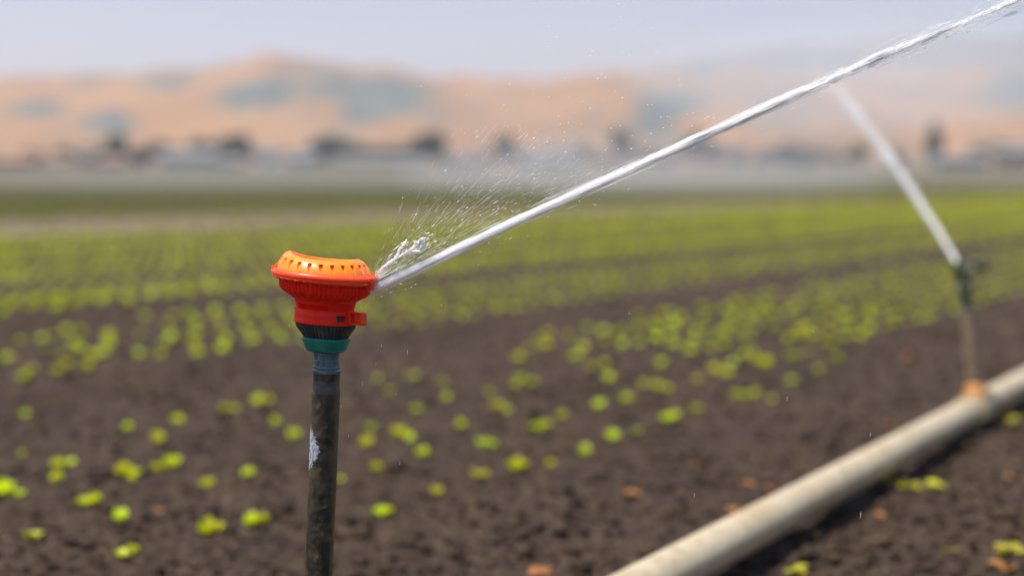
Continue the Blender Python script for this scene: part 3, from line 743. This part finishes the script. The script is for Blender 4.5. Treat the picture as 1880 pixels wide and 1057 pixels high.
# cap with tear shaped slots
def capf(t, r, z):
    td = math.degrees(t); k = ((td+4.5) % 15)/15 - .5          # 24 slots
    s = (z-104)/14.0
    dzt = (1.0*math.cos(2*t) + (2.6 if math.cos(t) < 0 else .6)*math.cos(t)**4*1.0 - 2.2*max(0, math.sin(t)))*max(0, s)
    if 0 < s < 1 and r > 34:
        wv = .17*min(1, max(0, (s-.16)/.40)) if s < .60 else (0 if s > .72 else .17)
        if s > .16 and abs(k) < wv: r -= 4.2
    return r, z + dzt
prof_ = [(48.6,103.6)] + [(48.4 - 12.2*(i/22)**1.25, 104 + 13.6*math.sin(i/22*math.pi/2*.92)) for i in range(23)]
prof_ += [(35.9,118.0),(35.0,118.2),(34.2,117.6),(33.2,113),(31,109.5),(22,108),(10,107.6),(2,107.5)]
part('cap', prof_, M_HEAD_LIT, 480, capf, cap0=False, angle=40)
m_ = MB()
for (td, h0, h1) in ((182, 96.5, 121), (158, 100, 117), (-168,100,116), (4, 95, 113), (-14, 95, 108), (24,97,112)):
    t = R(td); Mz2 = Matrix.Rotation(t, 3, 'Z')
    b0 = len(m_.v)
    for (r, z) in ((53.8, h0), (54.6, h0+5), (50.5, 106), (38.5, h1), (36, h1-2), (44, 100)):
        for s in (-.7, .7):
            c = Mz2 @ Vector((r, s, 0)); m_.v.append((c.x, c.y, z))
    n_ = 6
    for i in range(n_):
        j = (i+1) % n_; m_.f.append((b0+2*i, b0+2*j, b0+2*j+1, b0+2*i+1))
    m_.f.append(tuple(b0+2*i for i in range(n_))); m_.f.append(tuple(b0+2*i+1 for i in range(n_))[::-1])
m_.build('fin', M_HEAD_LIT, root, False, HM)
m_ = MB(); Mz = Matrix.Rotation(R(-22), 3, 'Z'); rb(52.5, 93.2, 3.0, 2.2, 0, 3.2, m_); rb(53.4, 98.6, 1.6, 4.0, 0, 2.2, m_)
m_.build('clip', M_HEAD_PARTLIT, root, False, HM)

# ------------------------------------------------------------------ water
def interp_path(pts, Y0, Y1, n=240):
    xs = np.array([p[0] for p in pts], float); t = np.linspace(0, 1, len(pts)); T_ = np.linspace(0, 1, n)
    # cubic smoothing through a polynomial fit
    cx_ = np.polyfit(t, xs, 3); cyy = np.polyfit(t, np.array([p[1] for p in pts], float), 3)
    return [at(np.polyval(cx_, a), np.polyval(cyy, a), Y0 + (Y1-Y0)*a) for a in T_]
def strands(path, spec, seed, mat_, name, clump=lambda t: max(0, min(.75, (t-.45)*2.5))):
    """spec list of (count, s0, s1, spread(s), length, radius)"""
    r = np.random.default_rng(seed); P = np.array([list(p) for p in path]); n = len(P)
    seg = np.linalg.norm(np.diff(P, axis=0), axis=1); cum = np.concatenate([[0], np.cumsum(seg)]); Lt = cum[-1]
    VV = []; FF = []; off = 0
    def pos_(d):
        d = np.clip(d, 0, Lt); return np.array([np.interp(d, cum, P[:, k]) for k in range(3)])
    tan = (P[-1]-P[0])/np.linalg.norm(P[-1]-P[0]); a = np.cross(tan, [0, 1, 0]); a /= np.linalg.norm(a); b = np.cross(a, tan)
    left = 0
    for (cnt, s0, s1, spr, ln, rad, bias) in spec:
        for _ in range(cnt):
            s = r.uniform(s0, s1)*Lt if bias == 0 else (s0 + (s1-s0)*r.uniform()**bias)*Lt
            l = ln*r.lognormal(0, .5)
            if r.random() < clump(s/Lt):
                if left <= 0: cs = s; cda, cdb = r.normal(0, 1, 2); left = int(r.integers(8, 40))
                left -= 1; s = cs + r.normal(0, 1)*.012; da, db = (np.array([cda, cdb]) + r.normal(0, .3, 2))*spr(min(max(s/Lt, 0), 1))
            else: da, db = r.normal(0, 1, 2)*spr(s/Lt)
            if s > Lt*.975: continue
            grow = 1 + r.normal(0, .02)
            k = 4; row = []
            rr = rad*r.lognormal(0, .35)
            for i in range(k):
                d = s + l*(i/(k-1)-.5); c = pos_(d) + a*da*(1+(i/(k-1)-.5)*.06) + b*db; q = rr*math.sin(math.pi*(i+.35)/(k-.3))
                for j in range(5):
                    th = j*1.2566; row.append(c + a*q*math.cos(th) + b*q*math.sin(th))
            VV += row
            for i in range(k-1):
                for j in range(5):
                    FF.append((off+i*5+j, off+i*5+(j+1) % 5, off+(i+1)*5+(j+1) % 5, off+(i+1)*5+j))
            off += 20
    return np.array(VV), np.array(FF)
px2m = FOCUS/F
J1 = interp_path([(662,543),(800,477),(960,399),(1290,250),(1500,158),(1700,72),(1850,6),(2150,-120)], FOCUS+.012, FOCUS+.03)
def core_mesh(path, widths, seed, n=20, wob=.12):
    m_ = MB(); pts = path; rad = []
    for i, p in enumerate(pts):
        s = i/(len(pts)-1); w0 = float(np.interp(s, [q[0] for q in widths], [q[1] for q in widths]))
        rad.append(max(1e-5, w0*(1 + wob*(float(vnoise(np.array(i*.35), np.array(seed*3.1), seed))-.5)*2)))
    m_.tube(pts, rad, n); return m_
jet = empty('water_jet', J1[0]); tag(jet, 'sharp bright white jet shooting from the red sprinkler to the top right corner', 'water jet')
def child_np(name, V, Fc, mt, parent):
    o = link(name, mesh_np(name, V - np.array(parent.location[:]), Fc), mt, parent, smooth=True); return o
def child_mb(m_, name, mt, parent):
    L_ = parent.location; return m_.build(name, mt, parent, True, lambda x, y, z: (x-L_.x, y-L_.y, z-L_.z))
idx = int(len(J1)*.52)
child_mb(core_mesh(J1[:idx], [(0, 2.5*px2m), (.04, 4.5*px2m), (.15, 5.0*px2m), (.4, 4*px2m), (.7, 2.4*px2m), (1, .2*px2m)], 3), 'jet_core', M_FOAM, jet)
W1 = lambda s: px2m*float(np.interp(s, [0, .05, .2, .45, .6, .8, 1], [1.6, 3.0, 3.9, 3.3, 4.4, 6.4, 9.0]))
V, Fc = strands(J1, [(2400, .01, .55, lambda s: W1(s)*1.12, .032, .00016, 0), (1300, .42, .72, W1, .016, .00019, 0), (1500, .6, 1, W1, .008, .00017, 0), (500, .5, 1, lambda s: W1(s)*.4, .025, .00026, 0),
                     (1700, .42, 1, lambda s: W1(s)*1.6, .0016, .00027, 0), (500, .05, .7, lambda s: W1(s)*2.0, .014, .00010, 0)], 5, M_WATER, 'x')
child_np('strands', V, Fc, M_THIN, jet)

J2 = interp_path([(1762,490),(1735,445),(1690,375),(1640,298),(1592,232),(1548,182),(1510,142),(1470,105)], S2t.y, S2t.y+.6)
jet2 = empty('water_jet', J2[0]); tag(jet2, 'blurred fainter white jet rising left from the far green sprinkler', 'water jet')
q2 = S2t.y/F
i2 = int(len(J2)*.55)
child_mb(core_mesh(J2[:i2], [(0, 2.6*q2), (.2, 3.2*q2), (.6, 2.6*q2), (1, .3*q2)], 5), 'jet_core', M_FOAM, jet2)
W2 = lambda s: q2*float(np.interp(s, [0, .2, .6, 1], [1.8, 3.6, 6, 10]))
V, Fc = strands(J2, [(500, .01, .75, W2, .05, .0005, 0), (330, .45, 1, W2, .04, .0005, 2.2)], 8, M_WATER, 'x')
child_np('strands', V, Fc, M_THIN, jet2)

# fan of fine spray above the jet
def drops(items):
    VV = []; FF = []; off = 0
    for (p, d, l, r_) in items:
        d = Vector(d).normalized(); a = d.cross(Vector((.1, 1, .05))).normalized(); b = a.cross(d)
        for i in range(5):
            q = r_*math.sin(math.pi*(i+.25)/4.5); c = Vector(p) + d*l*(i/4-.5)
            for j in range(6): VV.append(tuple(c + a*q*math.cos(j*1.047) + b*q*math.sin(j*1.047)))
        for i in range(4):
            for j in range(6): FF.append((off+i*6+j, off+i*6+(j+1) % 6, off+(i+1)*6+(j+1) % 6, off+(i+1)*6+j))
        off += 30
    return np.array(VV), np.array(FF)
O = at(676, 522, FOCUS+.01); its = []
for _ in range(1700):
    ang = R(24 + abs(random.gauss(0, 17)) + 1.0); dist = random.uniform(.02, 1)**1.7*.27 + .015
    if ang > R(75): continue
    dist *= (1 - (ang-R(24))/R(51)*.45)
    yy = random.gauss(0, .02)*dist/.1*.5; p = O + Vector((math.cos(ang)*dist, yy, math.sin(ang)*dist))
    l = random.lognormvariate(math.log(.0040), .8); rr = random.lognormvariate(math.log(.000060), .4)
    its.append((p, (math.cos(ang+.05), yy*2, math.sin(ang+.05)), l, rr))
for _ in range(160):   # brighter round beads
    ang = R(24 + abs(random.gauss(0, 16))+2); dist = random.uniform(.03, .4); p = O + Vector((math.cos(ang)*dist, random.gauss(0, .006), math.sin(ang)*dist))
    its.append((p, (math.cos(ang), 0, math.sin(ang)), random.uniform(.0006, .0028), random.uniform(.0002, .0006)))
for _ in range(260):   # stray beads along the whole jet
    t = random.random(); k = int(t*(len(J1)-1)); p = Vector(J1[k]) + Vector((random.gauss(0, .004), random.gauss(0, .01), random.gauss(0, .010)*(1+t)))
    its.append((p, (.9, 0, .42), random.uniform(.0005, .003), random.uniform(.00012, .00035)))
V, Fc = drops(its); o = link('spray_droplets', mesh_np('spray_droplets', V, Fc), M_WATER, smooth=True); tag(o, 'fine fan of water droplets above the main jet', 'spray', kind='stuff')
# drizzle falling round the sprinkler
its = []
for (px, py, l) in [(748,647,12),(665,703,10),(700,634,8),(727,723,7),(1445,731,10),(1598,797,9),(1580,945,16),(1275,908,9),(734,850,8),(627,745,6),(1493,608,7),(560,640,8),(531,598,6),(690,668,6),(1155,575,5),(810,560,5),(878,486,4),(640,800,6)]:
    its.append((at(px, py, FOCUS + random.uniform(-.03, .05)), (.04, 0, 1), l*px2m, .00022))
V, Fc = drops(its); o = link('drizzle', mesh_np('drizzle', V, Fc), M_WATER, smooth=True); tag(o, 'a few thin falling drops around the riser', 'spray', kind='stuff')
# splash of thrown water
m_ = MB(); rs = random.Random(4)
def blobtube(pp_, rr_):
    P3 = [at(a, b_, FOCUS + .012 + rs.uniform(-.003, .003)) for (a, b_) in pp_]; m_.tube(P3, [r*px2m for r in rr_], 10)
blobtube([(693,500),(700,494),(708,487),(716,482),(724,476),(729,470)], [1.0,1.8,1.4,2.6,2.2,.6])
blobtube([(716,484),(727,474),(731,462),(738,453),(744,445),(747,440)], [.8,1.6,2.6,2.0,3.4,.8])
blobtube([(728,475),(738,468),(748,462),(757,456),(764,449),(771,441)], [.8,2.6,3.0,2.0,3.2,1.0])
blobtube([(755,462),(763,461),(770,464),(776,458),(781,452)], [1.0,3.4,4.6,2.8,.8])
blobtube([(764,449),(771,441),(777,438),(783,436)], [1.2,3.6,3.0,.7])
blobtube([(731,492),(740,489),(747,486)], [.5,1.0,.4])
arcs = [((693,500),(729,470)), ((716,484),(747,440)), ((728,475),(771,441)), ((755,462),(781,452)), ((764,449),(783,436))]
for _ in range(150):
    (x0, y0), (x1, y1) = rs.choice(arcs); t = rs.random(); a = x0+(x1-x0)*t+rs.gauss(0, 2.2); b_ = y0+(y1-y0)*t+rs.gauss(0, 2.2); r_ = rs.uniform(.4, 2.0)*(.4+.6*t); l = rs.uniform(.6, 2)
    blobtube([(a, b_), (a+l, b_-l*.6), (a+2*l, b_-l*1.2)], [r_*.4, r_, r_*.4])
for _ in range(40):
    a, b_ = rs.uniform(695, 800), 0; b_ = 500 - (a-690)*.62 + rs.gauss(0, 9); l = rs.uniform(1, 4); r_ = rs.uniform(.4, 1.5); blobtube([(a, b_), (a+l, b_-l*.6), (a+2*l, b_-l*1.3)], [.3, r_, .3])
L_ = at(735, 470, FOCUS+.012); sp = m_.build('water_splash', M_WATER, None, True, lambda x, y, z: (x-L_.x, y-L_.y, z-L_.z)); sp.location = L_
bm = bmesh.new(); bm.from_mesh(sp.data); bm.free()
tx = bpy.data.textures.new('ripple', 'CLOUDS'); tx.noise_scale = .0022
ss = sp.modifiers.new('sub', 'SUBSURF'); ss.levels = ss.render_levels = 2
dm = sp.modifiers.new('disp', 'DISPLACE'); dm.texture = tx; dm.strength = .0016; dm.mid_level = .5
tag(sp, 'small lumpy splash of white water at the lip of the red sprinkler', 'splash')

# ------------------------------------------------------------------ air
def volume(name, col, dens, aniso=.2):
    m = bpy.data.materials.new(name); m.use_nodes = True; nt = m.node_tree; nt.nodes.clear()
    out = nt.nodes.new('ShaderNodeOutputMaterial'); v = nt.nodes.new('ShaderNodeVolumePrincipled')
    v.inputs['Color'].default_value = (*col, 1); v.inputs['Density'].default_value = dens; v.inputs['Anisotropy'].default_value = aniso
    nt.links.new(v.outputs[0], out.inputs['Volume']); return m
m_ = MB(); m_.box((0, 2180, 210), (3800, 2400, 215)); hz = m_.build('haze', volume('haze_air', (.88, .86, .97), 1/5000), None, False); tag(hz, 'pale lavender haze fading the far hills', 'haze', kind='stuff')

def mist(px, Y, z, rx, ry, rz, dens, label):
    me = bpy.data.meshes.new('spray_mist'); bm = bmesh.new(); bmesh.ops.create_icosphere(bm, subdivisions=4, radius=1); bm.to_mesh(me); bm.free()
    o = link('spray_mist', me, volume('mist', (.9, .92, .96), dens, .3)); o.location = ((px-940)/F*Y, Y, z); o.scale = (rx, ry, rz); tag(o, label, 'mist', kind='stuff')
mist(1180, 96, 1.2, 17, 10, 2.6, .020, 'pale drifting spray over the far edge of the field, mid picture')
mist(560, 104, .8, 24, 10, 2.0, .005, 'thin drifting spray over the far edge of the field at left')
mist(1560, 62, 5.2, 10, 7, 2.6, .05, 'pale spray cloud in front of the hills behind the jets')

sl_ = core_mesh(J1[:int(len(J1)*.56)], [(0, 3*px2m), (.1, 7.5*px2m), (.6, 7.5*px2m), (.85, 5*px2m), (1, .5*px2m)], 9, 20, .10)
child_mb(sl_, 'fine_spray', volume('jet_spray', (1, 1, 1), 190, 0.0), jet)
sl_ = core_mesh(J2, [(0, 6*q2), (.3, 9*q2), (.7, 12*q2), (1, 1*q2)], 9, 20, .2)
child_mb(sl_, 'fine_spray', volume('jet_spray', (.99, .99, 1), 7, 0.0), jet2)
